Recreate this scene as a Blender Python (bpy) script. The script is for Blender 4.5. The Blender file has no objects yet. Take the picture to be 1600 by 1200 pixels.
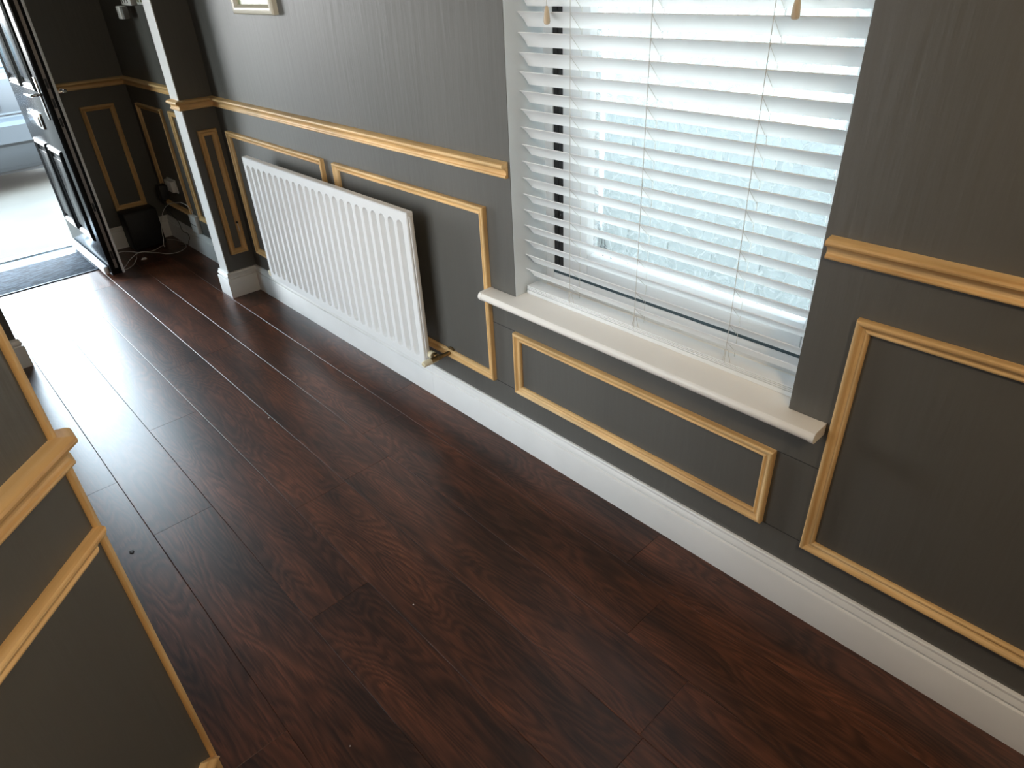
import bpy, bmesh, math, random
from mathutils import Vector, Matrix

# ------------------------------------------------------------------ camera, world, lights
scene = bpy.context.scene
COL = scene.collection
RW = ((0.68397178, 0.72818692, -0.04389086),
      (0.36220480, -0.39120564, -0.84602945),
      (-0.63323794, 0.56276279, -0.53132642))      # rows: right, down, forward
FPX = 1048.57
CAM = Vector((0.0, -1.3883, 1.57))
cam_data = bpy.data.cameras.new('camera')
cam_data.sensor_width = 36.0
cam_data.lens = FPX / 1600.0 * 36.0
cam_data.clip_start = 0.02
cam_data.clip_end = 400
cam = bpy.data.objects.new('camera', cam_data)
COL.objects.link(cam)
r, d, f = (Vector(v) for v in RW)
cam.matrix_world = Matrix(((r.x, -d.x, -f.x, CAM.x), (r.y, -d.y, -f.y, CAM.y),
                           (r.z, -d.z, -f.z, CAM.z), (0, 0, 0, 1)))
scene.camera = cam

SKY = 20.0
world = bpy.data.worlds.new('world')
scene.world = world
world.use_nodes = True
bg = world.node_tree.nodes['Background']
_n = world.node_tree.nodes; _l = world.node_tree.links
_tc = _n.new('ShaderNodeTexCoord'); _sx = _n.new('ShaderNodeSeparateXYZ'); _rp = _n.new('ShaderNodeValToRGB')
_l.new(_tc.outputs['Generated'], _sx.inputs[0]); _l.new(_sx.outputs['Z'], _rp.inputs[0]); _l.new(_rp.outputs[0], bg.inputs[0])
_e = _rp.color_ramp.elements                       # hazy bright sky: white at the horizon, bluer overhead
_e[0].position = 0.0; _e[0].color = (1.0, 0.99, 0.97, 1)
_e[1].position = 1.0; _e[1].color = (0.50, 0.74, 1.0, 1)
_k = _e.new(0.45); _k.color = (0.72, 0.88, 1.0, 1)
bg.inputs[1].default_value = SKY

def portal(loc, rot, sx, sy):
    l = bpy.data.lights.new('portal', 'AREA')
    l.shape = 'RECTANGLE'; l.size = sx; l.size_y = sy
    l.cycles.is_portal = True
    o = bpy.data.objects.new('daylight_portal', l)
    o.location = loc; o.rotation_euler = rot
    COL.objects.link(o)
portal((-5.56, -1.12, 1.03), (0, math.radians(-90), 0), 2.0, 1.26)
portal((-4.72, -2.06, 1.45), (math.radians(90), 0, 0), 0.5, 1.0)
portal((-1.04, 0.27, 1.33), (math.radians(-90), 0, 0), 0.97, 1.42)

LAMP_W = 36.0
LX0, LX1, LZ0, LZ1 = -2.60, -1.15, 0.12, 1.98      # glazed side door in the left wall
portal(((LX0 + LX1) / 2, -1.70, (LZ0 + LZ1) / 2), (math.radians(90), 0, 0), LX1 - LX0, LZ1 - LZ0)
vs = scene.view_settings
vs.view_transform = 'Standard'
vs.look = 'None'
vs.exposure = 0.2
vs.gamma = 1.0
vs.use_curve_mapping = False
scene.cycles.use_denoising = True
scene.cycles.max_bounces = 10
scene.cycles.diffuse_bounces = 6
scene.cycles.glossy_bounces = 4
scene.cycles.transparent_max_bounces = 16
scene.cycles.sample_clamp_indirect = 6.0
scene.cycles.caustics_reflective = False
scene.cycles.caustics_refractive = False

# ------------------------------------------------------------------ helpers
def tag(o, label=None, cat=None, group=None, kind=None):
    if label: o['label'] = label
    if cat: o['category'] = cat
    if group: o['group'] = group
    if kind: o['kind'] = kind
    return o

def empty(name, loc=(0, 0, 0), rotz=0.0):
    o = bpy.data.objects.new(name, None)
    o.empty_display_size = 0.05
    o.location = loc
    o.rotation_euler = (0, 0, rotz)
    COL.objects.link(o)
    return o

def link(name, me, mat=None, parent=None, matrix=None):
    """matrix is the wanted matrix in world space (parents here are never scaled)"""
    o = bpy.data.objects.new(name, me)
    if mat is not None and not me.materials: me.materials.append(mat)
    COL.objects.link(o)
    if parent is not None:
        o.parent = parent
        pm = wmat(parent)
        o.matrix_local = pm.inverted() @ (matrix or Matrix())
    elif matrix is not None:
        o.matrix_world = matrix
    return o

def wmat(o):
    m = o.matrix_basis.copy() if o.parent is None else wmat(o.parent) @ o.matrix_parent_inverse @ o.matrix_basis
    return m

def smooth(me, angle=40):
    for p in me.polygons: p.use_smooth = True
    try: me.set_sharp_from_angle(angle=math.radians(angle))
    except Exception: pass

def from_bm(name, bm, sm=None):
    bmesh.ops.recalc_face_normals(bm, faces=bm.faces)
    me = bpy.data.meshes.new(name)
    bm.to_mesh(me); bm.free()
    if sm: smooth(me, sm)
    return me

def bm_box(bm, x0, x1, y0, y1, z0, z1, bev=0.0, seg=2):
    vs_ = [bm.verts.new((x, y, z)) for x in (x0, x1) for y in (y0, y1) for z in (z0, z1)]
    fs = [(0, 1, 3, 2), (4, 6, 7, 5), (0, 4, 5, 1), (2, 3, 7, 6), (0, 2, 6, 4), (1, 5, 7, 3)]
    faces = [bm.faces.new([vs_[i] for i in q]) for q in fs]
    if bev > 0:
        edges = list({e for fc in faces for e in fc.edges})
        bmesh.ops.recalc_face_normals(bm, faces=faces)
        bmesh.ops.bevel(bm, geom=edges, offset=bev, segments=seg, profile=0.5, affect='EDGES')

def box(name, x0, x1, y0, y1, z0, z1, mat, parent=None, bev=0.0, seg=2, origin=True):
    """box in world coordinates; the mesh is centred on its own origin"""
    c = Vector(((x0 + x1) / 2, (y0 + y1) / 2, (z0 + z1) / 2)) if origin else Vector()
    bm = bmesh.new()
    bm_box(bm, x0 - c.x, x1 - c.x, y0 - c.y, y1 - c.y, z0 - c.z, z1 - c.z, bev, seg)
    me = from_bm(name, bm, 35 if bev else None)
    return link(name, me, mat, parent, Matrix.Translation(c))

def boxes(name, lst, mat, parent=None):
    bm = bmesh.new()
    for b in lst: bm_box(bm, *b)
    return link(name, from_bm(name, bm), mat, parent)

def sweep(name, prof, p0, p1, out, mat, m0=0.0, m1=0.0, o0=0.0, o1=0.0, parent=None, up=None, sm=28):
    """profile (d out of wall, h up) run from p0 to p1; ends mitred: shift = m*h + o*d"""
    p0, p1 = Vector(p0), Vector(p1)
    ax = p1 - p0; L = ax.length; ax.normalize()
    out = Vector(out).normalized()
    upv = Vector(up).normalized() if up is not None else Vector((0, 0, 1))
    M = Matrix(((ax.x, out.x, upv.x, p0.x), (ax.y, out.y, upv.y, p0.y), (ax.z, out.z, upv.z, p0.z), (0, 0, 0, 1)))
    bm = bmesh.new()
    flip = M.to_3x3().determinant() < 0
    if flip:     # keep a right handed matrix: mirror the run
        M = Matrix(((-ax.x, out.x, upv.x, p1.x), (-ax.y, out.y, upv.y, p1.y), (-ax.z, out.z, upv.z, p1.z), (0, 0, 0, 1)))
        m0, m1, o0, o1 = -m1, -m0, -o1, -o0
    a = [bm.verts.new((m0 * h + o0 * dd, dd, h)) for dd, h in prof]
    b = [bm.verts.new((L + m1 * h + o1 * dd, dd, h)) for dd, h in prof]
    n = len(prof)
    for i in range(n):
        j = (i + 1) % n
        bm.faces.new((a[i], a[j], b[j], b[i]))
    bm.faces.new(a[::-1]); bm.faces.new(b)
    return link(name, from_bm(name, bm, sm), mat, parent, M)

def tube(name, pts, rad, mat, parent=None, cyclic=False, res=8, bez=True):
    cu = bpy.data.curves.new(name, 'CURVE')
    cu.dimensions = '3D'; cu.bevel_depth = rad; cu.bevel_resolution = 2; cu.resolution_u = res
    cu.use_fill_caps = True
    sp = cu.splines.new('BEZIER' if bez else 'POLY')
    if bez:
        sp.bezier_points.add(len(pts) - 1)
        for bp, p in zip(sp.bezier_points, pts):
            bp.co = p; bp.handle_left_type = bp.handle_right_type = 'AUTO'
    else:
        sp.points.add(len(pts) - 1)
        for bp, p in zip(sp.points, pts): bp.co = (*p, 1)
    sp.use_cyclic_u = cyclic
    tmp = bpy.data.objects.new('tmp', cu)
    COL.objects.link(tmp)
    dg = bpy.context.evaluated_depsgraph_get()
    me = bpy.data.meshes.new_from_object(tmp.evaluated_get(dg))
    bpy.data.objects.remove(tmp)
    me.name = name
    smooth(me, 60)
    me.materials.clear()
    return link(name, me, mat, parent)

def lathe_mesh(name, prof, seg=20, axis='Z'):
    bm = bmesh.new()
    rings = []
    for rr, h in prof:
        ring = []
        for i in range(seg):
            t = 2 * math.pi * i / seg
            v = (rr * math.cos(t), rr * math.sin(t), h)
            if axis == 'X': v = (v[2], v[0], v[1])
            if axis == 'Y': v = (v[0], v[2], v[1])
            ring.append(bm.verts.new(v))
        rings.append(ring)
    for a, b in zip(rings, rings[1:]):
        for i in range(seg):
            j = (i + 1) % seg
            bm.faces.new((a[i], a[j], b[j], b[i]))
    bm.faces.new(rings[0][::-1]); bm.faces.new(rings[-1])
    return from_bm(name, bm, 40)

def ray(px, py):
    return (Vector(RW[0]) * ((px - 800) / FPX) + Vector(RW[1]) * ((py - 600) / FPX) + Vector(RW[2]))
def at_y(px, py, y):
    q = ray(px, py); return CAM + q * ((y - CAM.y) / q.y)
def at_z(px, py, z):
    q = ray(px, py); return CAM + q * ((z - CAM.z) / q.z)

# ------------------------------------------------------------------ materials
class NT:
    def __init__(s, name):
        s.m = bpy.data.materials.new(name); s.m.use_nodes = True
        s.t = s.m.node_tree; s.n = s.t.nodes; s.b = s.n['Principled BSDF']
    def node(s, typ, **kw):
        n = s.n.new(typ)
        for k, v in kw.items():
            if k.startswith('i_'): n.inputs[int(k[2:])].default_value = v
            else: setattr(n, k, v)
        return n
    def link(s, a, b): s.t.links.new(a, b)

def simple(name, col, rough=0.5, metal=0.0, spec=0.5, coat=0.0):
    m = NT(name)
    m.b.inputs['Base Color'].default_value = (*col, 1)
    m.b.inputs['Roughness'].default_value = rough
    m.b.inputs['Metallic'].default_value = metal
    m.b.inputs['Specular IOR Level'].default_value = spec
    m.b.inputs['Coat Weight'].default_value = coat
    return m.m

def noisy(name, c0, c1, scale=4.0, stretch=(1, 1, 1), rough=0.5, bump=0.0, bscale=None, bstretch=None, spec=0.5, detail=6, bdist=0.001, rough1=None, metal=0.0):
    m = NT(name)
    tc = m.node('ShaderNodeTexCoord')
    mp = m.node('ShaderNodeMapping'); mp.inputs['Scale'].default_value = stretch
    m.link(tc.outputs['Object'], mp.inputs[0])
    nz = m.node('ShaderNodeTexNoise'); nz.inputs['Scale'].default_value = scale; nz.inputs['Detail'].default_value = detail
    m.link(mp.outputs[0], nz.inputs['Vector'])
    rp = m.node('ShaderNodeValToRGB')
    rp.color_ramp.elements[0].position = 0.3; rp.color_ramp.elements[1].position = 0.7
    rp.color_ramp.elements[0].color = (*c0, 1); rp.color_ramp.elements[1].color = (*c1, 1)
    m.link(nz.outputs['Fac'], rp.inputs[0]); m.link(rp.outputs[0], m.b.inputs['Base Color'])
    m.b.inputs['Roughness'].default_value = rough
    m.b.inputs['Specular IOR Level'].default_value = spec
    m.b.inputs['Metallic'].default_value = metal
    if rough1 is not None:
        mr = m.node('ShaderNodeMapRange'); mr.inputs['To Min'].default_value = rough; mr.inputs['To Max'].default_value = rough1
        m.link(nz.outputs['Fac'], mr.inputs[0]); m.link(mr.outputs[0], m.b.inputs['Roughness'])
    if bump:
        mp2 = m.node('ShaderNodeMapping'); mp2.inputs['Scale'].default_value = bstretch or stretch
        m.link(tc.outputs['Object'], mp2.inputs[0])
        n2 = m.node('ShaderNodeTexNoise'); n2.inputs['Scale'].default_value = bscale or scale * 8; n2.inputs['Detail'].default_value = 4
        m.link(mp2.outputs[0], n2.inputs['Vector'])
        bp = m.node('ShaderNodeBump'); bp.inputs['Strength'].default_value = bump; bp.inputs['Distance'].default_value = bdist
        m.link(n2.outputs['Fac'], bp.inputs['Height']); m.link(bp.outputs[0], m.b.inputs['Normal'])
    return m.m

M_wall = noisy('grey_wall_paint', (0.104, 0.101, 0.090), (0.119, 0.115, 0.103), 3.0, (1, 1, 0.4), rough=0.40, rough1=0.50,
               bump=0.5, bscale=45, bstretch=(1, 1, 0.10), spec=0.6, bdist=0.003)
M_white = noisy('white_gloss_paint', (0.80, 0.79, 0.77), (0.85, 0.84, 0.82), 6, rough=0.28, bump=0.05, bscale=40)
M_upvc = simple('white_upvc', (0.82, 0.83, 0.84), 0.3)
M_reveal = noisy('reveal_white_paint', (0.70, 0.75, 0.78), (0.74, 0.79, 0.82), 5, rough=0.45, bump=0.1, bscale=50)
M_ceil = simple('ceiling_white', (0.78, 0.76, 0.72), 0.8)
M_sill = simple('sill_plastic', (0.90, 0.86, 0.80), 0.28)
M_rad = simple('radiator_enamel', (0.80, 0.80, 0.79), 0.3)
M_slat = simple('slat_white', (0.87, 0.88, 0.88), 0.38)
M_cord = simple('blind_cord', (0.62, 0.60, 0.56), 0.8)
M_black = simple('black_rubber', (0.012, 0.013, 0.014), 0.5)
M_gasket = simple('toplit_gasket', (0.04, 0.07, 0.085), 0.5)  # black rubber with light from above painted in as blue-grey
M_chrome = simple('chrome', (0.75, 0.74, 0.72), 0.15, 1.0)
M_brass = noisy('aged_brass', (0.20, 0.13, 0.06), (0.42, 0.30, 0.16), 60, rough=0.35, metal=1.0)
M_cap = simple('valve_cap_cream', (0.80, 0.72, 0.52), 0.4)
M_doorblack = simple('door_black_gloss', (0.008, 0.008, 0.008), 0.22, spec=0.10)
M_lock = simple('lock_strip_steel', (0.25, 0.22, 0.20), 0.4, 0.8)
M_blackbox = noisy('black_plastic', (0.006, 0.006, 0.006), (0.010, 0.010, 0.010), 30, rough=0.55)
M_plastic = simple('white_plastic', (0.78, 0.77, 0.74), 0.4)
M_mark = simple('grey_print', (0.18, 0.18, 0.17), 0.6)
M_cable = simple('white_cable', (0.72, 0.70, 0.66), 0.45)
M_pencil = simple('pencil_line', (0.02, 0.02, 0.02), 0.7)
M_concrete = noisy('concrete', (0.042, 0.035, 0.025), (0.056, 0.048, 0.036), 2.5, rough=0.9, bump=0.4, bscale=90)
M_sub = simple('dark_underlay', (0.02, 0.013, 0.01), 0.8)
M_frame = simple('cream_frame', (0.72, 0.66, 0.52), 0.35)
M_alu = simple('threshold_aluminium', (0.45, 0.48, 0.50), 0.35, 0.9)

def pine_mat(name, c0, c1, c2):
    m = NT(name)
    tc = m.node('ShaderNodeTexCoord'); oi = m.node('ShaderNodeObjectInfo')
    add = m.node('ShaderNodeVectorMath', operation='ADD')
    sc_ = m.node('ShaderNodeMath', operation='MULTIPLY'); sc_.inputs[1].default_value = 37.0
    m.link(oi.outputs['Random'], sc_.inputs[0])
    m.link(tc.outputs['Object'], add.inputs[0]); m.link(sc_.outputs[0], add.inputs[1])
    mp = m.node('ShaderNodeMapping'); mp.inputs['Scale'].default_value = (1.2, 34, 34)
    m.link(add.outputs[0], mp.inputs[0])
    n1 = m.node('ShaderNodeTexNoise'); n1.inputs['Scale'].default_value = 1.4; n1.inputs['Detail'].default_value = 5
    n1.inputs['Distortion'].default_value = 0.4
    m.link(mp.outputs[0], n1.inputs['Vector'])
    rp = m.node('ShaderNodeValToRGB'); e = rp.color_ramp.elements
    e[0].position = 0.30; e[0].color = (*c0, 1)
    e[1].position = 0.72; e[1].color = (*c2, 1)
    k = e.new(0.5); k.color = (*c1, 1)
    m.link(n1.outputs['Fac'], rp.inputs[0])
    mp2 = m.node('ShaderNodeMapping'); mp2.inputs['Scale'].default_value = (2.0, 6, 6)
    m.link(add.outputs[0], mp2.inputs[0])
    n2 = m.node('ShaderNodeTexNoise'); n2.inputs['Scale'].default_value = 2.0; n2.inputs['Detail'].default_value = 2
    m.link(mp2.outputs[0], n2.inputs['Vector'])
    hs = m.node('ShaderNodeHueSaturation')
    mr = m.node('ShaderNodeMapRange'); mr.inputs['From Min'].default_value = 0.3; mr.inputs['From Max'].default_value = 0.7
    mr.inputs['To Min'].default_value = 0.78; mr.inputs['To Max'].default_value = 1.12
    m.link(n2.outputs['Fac'], mr.inputs[0]); m.link(mr.outputs[0], hs.inputs['Value'])
    m.link(rp.outputs[0], hs.inputs['Color']); m.link(hs.outputs[0], m.b.inputs['Base Color'])
    m.b.inputs['Roughness'].default_value = 0.5
    m.b.inputs['Specular IOR Level'].default_value = 0.4
    bp = m.node('ShaderNodeBump'); bp.inputs['Strength'].default_value = 0.15; bp.inputs['Distance'].default_value = 0.0008
    m.link(n1.outputs['Fac'], bp.inputs['Height']); m.link(bp.outputs[0], m.b.inputs['Normal'])
    return m.m
M_pine = pine_mat('bare_pine', (0.60, 0.34, 0.13), (0.80, 0.52, 0.23), (0.86, 0.61, 0.32))

def floor_mat():
    m = NT('dark_laminate')
    tc = m.node('ShaderNodeTexCoord'); oi = m.node('ShaderNodeObjectInfo')
    sc_ = m.node('ShaderNodeMath', operation='MULTIPLY'); sc_.inputs[1].default_value = 61.0
    m.link(oi.outputs['Random'], sc_.inputs[0])
    add = m.node('ShaderNodeVectorMath', operation='ADD')
    cb = m.node('ShaderNodeCombineXYZ'); m.link(sc_.outputs[0], cb.inputs[0]); m.link(sc_.outputs[0], cb.inputs[2])
    m.link(tc.outputs['Object'], add.inputs[0]); m.link(cb.outputs[0], add.inputs[1])
    # cathedral rings: height lines of a slow noise stretched along the board
    mp = m.node('ShaderNodeMapping'); mp.inputs['Scale'].default_value = (1.6, 9.0, 1.0)
    m.link(add.outputs[0], mp.inputs[0])
    n1 = m.node('ShaderNodeTexNoise'); n1.inputs['Scale'].default_value = 1.0; n1.inputs['Detail'].default_value = 1.5
    m.link(mp.outputs[0], n1.inputs['Vector'])
    mu = m.node('ShaderNodeMath', operation='MULTIPLY'); mu.inputs[1].default_value = 130.0
    m.link(n1.outputs['Fac'], mu.inputs[0])
    mp3 = m.node('ShaderNodeMapping'); mp3.inputs['Scale'].default_value = (16, 210, 1)
    m.link(add.outputs[0], mp3.inputs[0])
    n3 = m.node('ShaderNodeTexNoise'); n3.inputs['Scale'].default_value = 1.0; n3.inputs['Detail'].default_value = 4
    m.link(mp3.outputs[0], n3.inputs['Vector'])
    jit = m.node('ShaderNodeMath', operation='MULTIPLY_ADD'); jit.inputs[1].default_value = 5.0
    m.link(n3.outputs['Fac'], jit.inputs[0]); m.link(mu.outputs[0], jit.inputs[2])
    sn = m.node('ShaderNodeMath', operation='SINE'); m.link(jit.outputs[0], sn.inputs[0])
    mr = m.node('ShaderNodeMapRange'); mr.inputs['From Min'].default_value = -1
    m.link(sn.outputs[0], mr.inputs[0])
    # broad dark/red patches
    mp2 = m.node('ShaderNodeMapping'); mp2.inputs['Scale'].default_value = (1.5, 8.0, 1.0)
    m.link(add.outputs[0], mp2.inputs[0])
    n2 = m.node('ShaderNodeTexNoise'); n2.inputs['Scale'].default_value = 1.3; n2.inputs['Detail'].default_value = 4
    m.link(mp2.outputs[0], n2.inputs['Vector'])
    rp = m.node('ShaderNodeValToRGB'); e = rp.color_ramp.elements
    e[0].position = 0.36; e[0].color = (0.036, 0.0145, 0.0085, 1)
    e[1].position = 0.68; e[1].color = (0.118, 0.0400, 0.0190, 1)
    m.link(n2.outputs['Fac'], rp.inputs[0])
    dk = m.node('ShaderNodeMix', data_type='RGBA', blend_type='MULTIPLY'); dk.inputs['Factor'].default_value = 0.55
    rp2 = m.node('ShaderNodeValToRGB'); e = rp2.color_ramp.elements
    e[0].color = (0.42, 0.42, 0.42, 1); e[1].color = (1.35, 1.3, 1.3, 1); e[0].position = 0.1; e[1].position = 0.95
    m.link(mr.outputs[0], rp2.inputs[0])
    m.link(rp.outputs[0], dk.inputs['A']); m.link(rp2.outputs[0], dk.inputs['B'])
    dk2 = m.node('ShaderNodeMix', data_type='RGBA', blend_type='MULTIPLY'); dk2.inputs['Factor'].default_value = 0.7
    rp3 = m.node('ShaderNodeValToRGB'); e = rp3.color_ramp.elements
    e[0].color = (0.5, 0.5, 0.5, 1); e[1].color = (1.5, 1.5, 1.5, 1); e[0].position = 0.3; e[1].position = 0.7
    m.link(n3.outputs['Fac'], rp3.inputs[0])
    m.link(dk.outputs['Result'], dk2.inputs['A']); m.link(rp3.outputs[0], dk2.inputs['B'])
    m.link(dk2.outputs['Result'], m.b.inputs['Base Color'])
    rr = m.node('ShaderNodeMapRange'); rr.inputs['To Min'].default_value = 0.29; rr.inputs['To Max'].default_value = 0.38
    m.link(n3.outputs['Fac'], rr.inputs[0]); m.link(rr.outputs[0], m.b.inputs['Roughness'])
    m.b.inputs['Specular IOR Level'].default_value = 0.52
    bp = m.node('ShaderNodeBump'); bp.inputs['Strength'].default_value = 0.12; bp.inputs['Distance'].default_value = 0.0006
    m.link(n3.outputs['Fac'], bp.inputs['Height']); m.link(bp.outputs[0], m.b.inputs['Normal'])
    return m.m
M_floor = floor_mat()

def glass_mat(name, tint=(1, 1, 1), rough=0.0):
    m = NT(name)
    g = m.node('ShaderNodeBsdfGlossy'); g.inputs['Roughness'].default_value = 0.02
    t = m.node('ShaderNodeBsdfTransparent'); t.inputs[0].default_value = (*tint, 1)
    fr = m.node('ShaderNodeFresnel'); fr.inputs[0].default_value = 1.45
    mx = m.node('ShaderNodeMixShader')
    m.link(fr.outputs[0], mx.inputs[0]); m.link(t.outputs[0], mx.inputs[1]); m.link(g.outputs[0], mx.inputs[2])
    m.link(mx.outputs[0], m.n['Material Output'].inputs[0])
    return m.m
M_glass = glass_mat('window_glass', (0.94, 0.97, 0.96))
M_tint = glass_mat('tinted_glass', (0.46, 0.46, 0.46))

def lace_mat():
    m = NT('net_lace')
    tc = m.node('ShaderNodeTexCoord')
    vo = m.node('ShaderNodeTexVoronoi', feature='DISTANCE_TO_EDGE'); vo.inputs['Scale'].default_value = 26
    m.link(tc.outputs['Object'], vo.inputs['Vector'])
    v2 = m.node('ShaderNodeTexVoronoi'); v2.inputs['Scale'].default_value = 11
    m.link(tc.outputs['Object'], v2.inputs['Vector'])
    ring = m.node('ShaderNodeMath', operation='MULTIPLY'); ring.inputs[1].default_value = 34
    m.link(v2.outputs['Distance'], ring.inputs[0])
    sn = m.node('ShaderNodeMath', operation='SINE'); m.link(ring.outputs[0], sn.inputs[0])
    a = m.node('ShaderNodeMapRange'); a.inputs['From Min'].default_value = 0.1; a.inputs['From Max'].default_value = 0.5
    a.inputs['To Min'].default_value = 0.0; a.inputs['To Max'].default_value = 0.3
    m.link(sn.outputs[0], a.inputs[0])
    b = m.node('ShaderNodeMapRange'); b.inputs['From Min'].default_value = 0.02; b.inputs['From Max'].default_value = 0.06
    b.inputs['To Min'].default_value = 0.55; b.inputs['To Max'].default_value = 0.26
    m.link(vo.outputs['Distance'], b.inputs[0])
    s = m.node('ShaderNodeMath', operation='ADD', use_clamp=True); m.link(a.outputs[0], s.inputs[0]); m.link(b.outputs[0], s.inputs[1])
    df = m.node('ShaderNodeBsdfDiffuse'); df.inputs[0].default_value = (0.30, 0.32, 0.32, 1)
    tl = m.node('ShaderNodeBsdfTranslucent'); tl.inputs[0].default_value = (0.30, 0.32, 0.32, 1)
    mx = m.node('ShaderNodeMixShader'); mx.inputs[0].default_value = 0.5
    m.link(df.outputs[0], mx.inputs[1]); m.link(tl.outputs[0], mx.inputs[2])
    tr = m.node('ShaderNodeBsdfTransparent')
    mo = m.node('ShaderNodeMixShader')
    m.link(s.outputs[0], mo.inputs[0]); m.link(tr.outputs[0], mo.inputs[1]); m.link(mx.outputs[0], mo.inputs[2])
    m.link(mo.outputs[0], m.n['Material Output'].inputs[0])
    return m.m
M_lace = lace_mat()

# ------------------------------------------------------------------ room shell
CEIL = 2.42
XF = -5.187          # inner face of the front wall
XO = -5.55           # outer face of the front wall
WX0, WX1, WZ0, WZ1 = -1.522, -0.553, 0.592, 2.06
WT = 0.27            # window wall thickness

flo = box('floor', -5.34, 2.5, -3.0, 0.0, -0.08, -0.006, M_sub)
tag(flo, 'dark brown laminate floor of long staggered boards', 'floor', kind='structure')
wall_win = boxes('wall_window', [
    (XO, WX0, 0, WT, -0.1, CEIL), (WX1, 2.5, 0, WT, -0.1, CEIL),
    (WX0, WX1, 0, WT, -0.1, WZ0), (WX0, WX1, 0, WT, WZ1, CEIL)], M_wall)
tag(wall_win, 'long dark grey painted wall holding the window and radiator', 'wall', kind='structure')
box('reveal_lining', WX0, WX0 + 0.0015, 0.002, 0.16, 0.62, WZ1, M_reveal, wall_win)
box('reveal_lining', WX1 - 0.0015, WX1, 0.012, 0.16, 0.62, WZ1, M_reveal, wall_win)
box('reveal_lining', WX0, WX1, 0.001, 0.16, WZ1 - 0.004, WZ1, M_reveal, wall_win)
for z in (0.4885, 0.2445):
    for a, b in ((-1.645, -1.531), (-0.558, -0.447)):
        box('pencil_line', a, b, -0.0006, 0.001, z - 0.0012, z + 0.0006, M_pencil, wall_win)
DY0, DY1, DZ1 = -1.75, -0.48, 2.04
wall_front = boxes('wall_front', [
    (XO, XF, DY1, 0, -0.1, CEIL), (XO, XF, -1.95, DY0, -0.1, CEIL), (XO, XF, DY0, DY1, DZ1, CEIL)], M_wall)
tag(wall_front, 'shaded grey end wall beside the open front door', 'wall', kind='structure')
PX0, PX1, PY = -3.862, -3.750, -0.165
pil = box('wall_pillar', PX0, PX1, PY, 0, -0.01, CEIL, M_wall)
tag(pil, 'narrow grey wall return between the porch and the radiator', 'wall', kind='structure')
box('white_lining', PX0 - 0.001, PX1 - 0.0015, PY - 0.004, PY + 0.004, 0, CEIL, M_white, pil)
nib = box('wall_nib', PX0, PX1 + 0.005, -1.95, -1.226, -0.01, CEIL, M_wall)
tag(nib, 'grey wall return on the left of the porch opening', 'wall', kind='structure')
LY = -1.372
wl = boxes('wall_left', [(XO, -4.97, -2.05, -1.95, -0.1, CEIL), (-4.47, PX0, -2.05, -1.95, -0.1, CEIL), (-4.97, -4.47, -2.05, -1.95, -0.1, 0.95), (-4.97, -4.47, -2.05, -1.95, 1.95, CEIL), (PX1 + 0.006, LX0, -1.66, LY, -0.01, CEIL), (LX1, -0.962, -1.66, LY, -0.01, CEIL),
    (LX0, LX1, -1.66, LY, -0.01, LZ0), (LX0, LX1, -1.66, LY, LZ1, CEIL)], M_wall)
tag(wl, 'grey left wall running back to the front door', 'wall', kind='structure')
# the wall at 45 degrees by the camera
bm = bmesh.new()
c0 = Vector((-0.957, -1.362)); c1 = Vector((0.61, -2.929))
q = [(c0.x, c0.y), (c1.x, c1.y), (c1.x, c1.y - 0.3), (c0.x - 0.02, LY - 0.25), (c0.x - 0.02, LY)]
lo = [bm.verts.new((x, y, -0.01)) for x, y in q]; hi = [bm.verts.new((x, y, CEIL)) for x, y in q]
for i in range(5):
    j = (i + 1) % 5; bm.faces.new((lo[i], lo[j], hi[j], hi[i]))
bm.faces.new(lo[::-1]); bm.faces.new(hi)
wd = link('wall_diagonal', from_bm('wall_diagonal', bm), M_wall)
tag(wd, 'dark grey angled wall close by at the lower left', 'wall', kind='structure')
wb = boxes('wall_back', [(2.4, 2.5, -3.0, 0, -0.01, CEIL), (0.61, 2.5, -3.05, -2.93, -0.01, CEIL)], M_wall)
tag(wb, 'grey wall at the back of the room behind the viewer', 'wall', kind='structure')
ce = box('ceiling', XO, 2.5, -3.05, WT, CEIL, CEIL + 0.1, M_ceil)
tag(ce, 'plain white ceiling over the room and porch', 'ceiling', kind='structure')

# planks: 0.2006 x 1.338 m, bevelled edges
PW, PL, BV = 0.2006, 1.338, 0.0016
def plank_mesh(w, L):
    bm = bmesh.new()
    g = 0.0002
    def ring(inset, z):
        return [bm.verts.new((x, y, z)) for x, y in ((g + inset, g + inset), (L - g - inset, g + inset), (L - g - inset, w - g - inset), (g + inset, w - g - inset))]
    bmx = 0.0007
    top = [bm.verts.new((x, y, 0)) for x, y in ((g + bmx, g + BV), (L - g - bmx, g + BV), (L - g - bmx, w - g - BV), (g + bmx, w - g - BV))]
    mid = [bm.verts.new((x, y, -0.0003)) for x, y in ((g + bmx * 0.5, g + BV * 0.5), (L - g - bmx * 0.5, g + BV * 0.5), (L - g - bmx * 0.5, w - g - BV * 0.5), (g + bmx * 0.5, w - g - BV * 0.5))]
    a = ring(0, -0.0010); b = ring(0, -0.0058)
    bm.faces.new(top)
    for u, v in ((top, mid), (mid, a), (a, b)):
        for i in range(4):
            j = (i + 1) % 4; bm.faces.new((u[i], u[j], v[j], v[i]))
    bm.faces.new(b[::-1])
    me = from_bm('plank', bm); me.materials.append(M_floor)
    return me
cache = {}
def plank(x0, x1, y0, w):
    key = (round(x1 - x0, 3), round(w, 3))
    if key not in cache: cache[key] = plank_mesh(w, x1 - x0)
    return link('plank', cache[key], None, flo, Matrix.Translation((x0, y0, 0)))
ends = {0: -2.20, 1: -0.70, 2: -1.84, 3: -0.491, 4: -1.37, 5: -2.06, 6: -1.113, 7: -0.62, 8: -1.5, 9: -0.9}
ytop = -0.193
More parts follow.
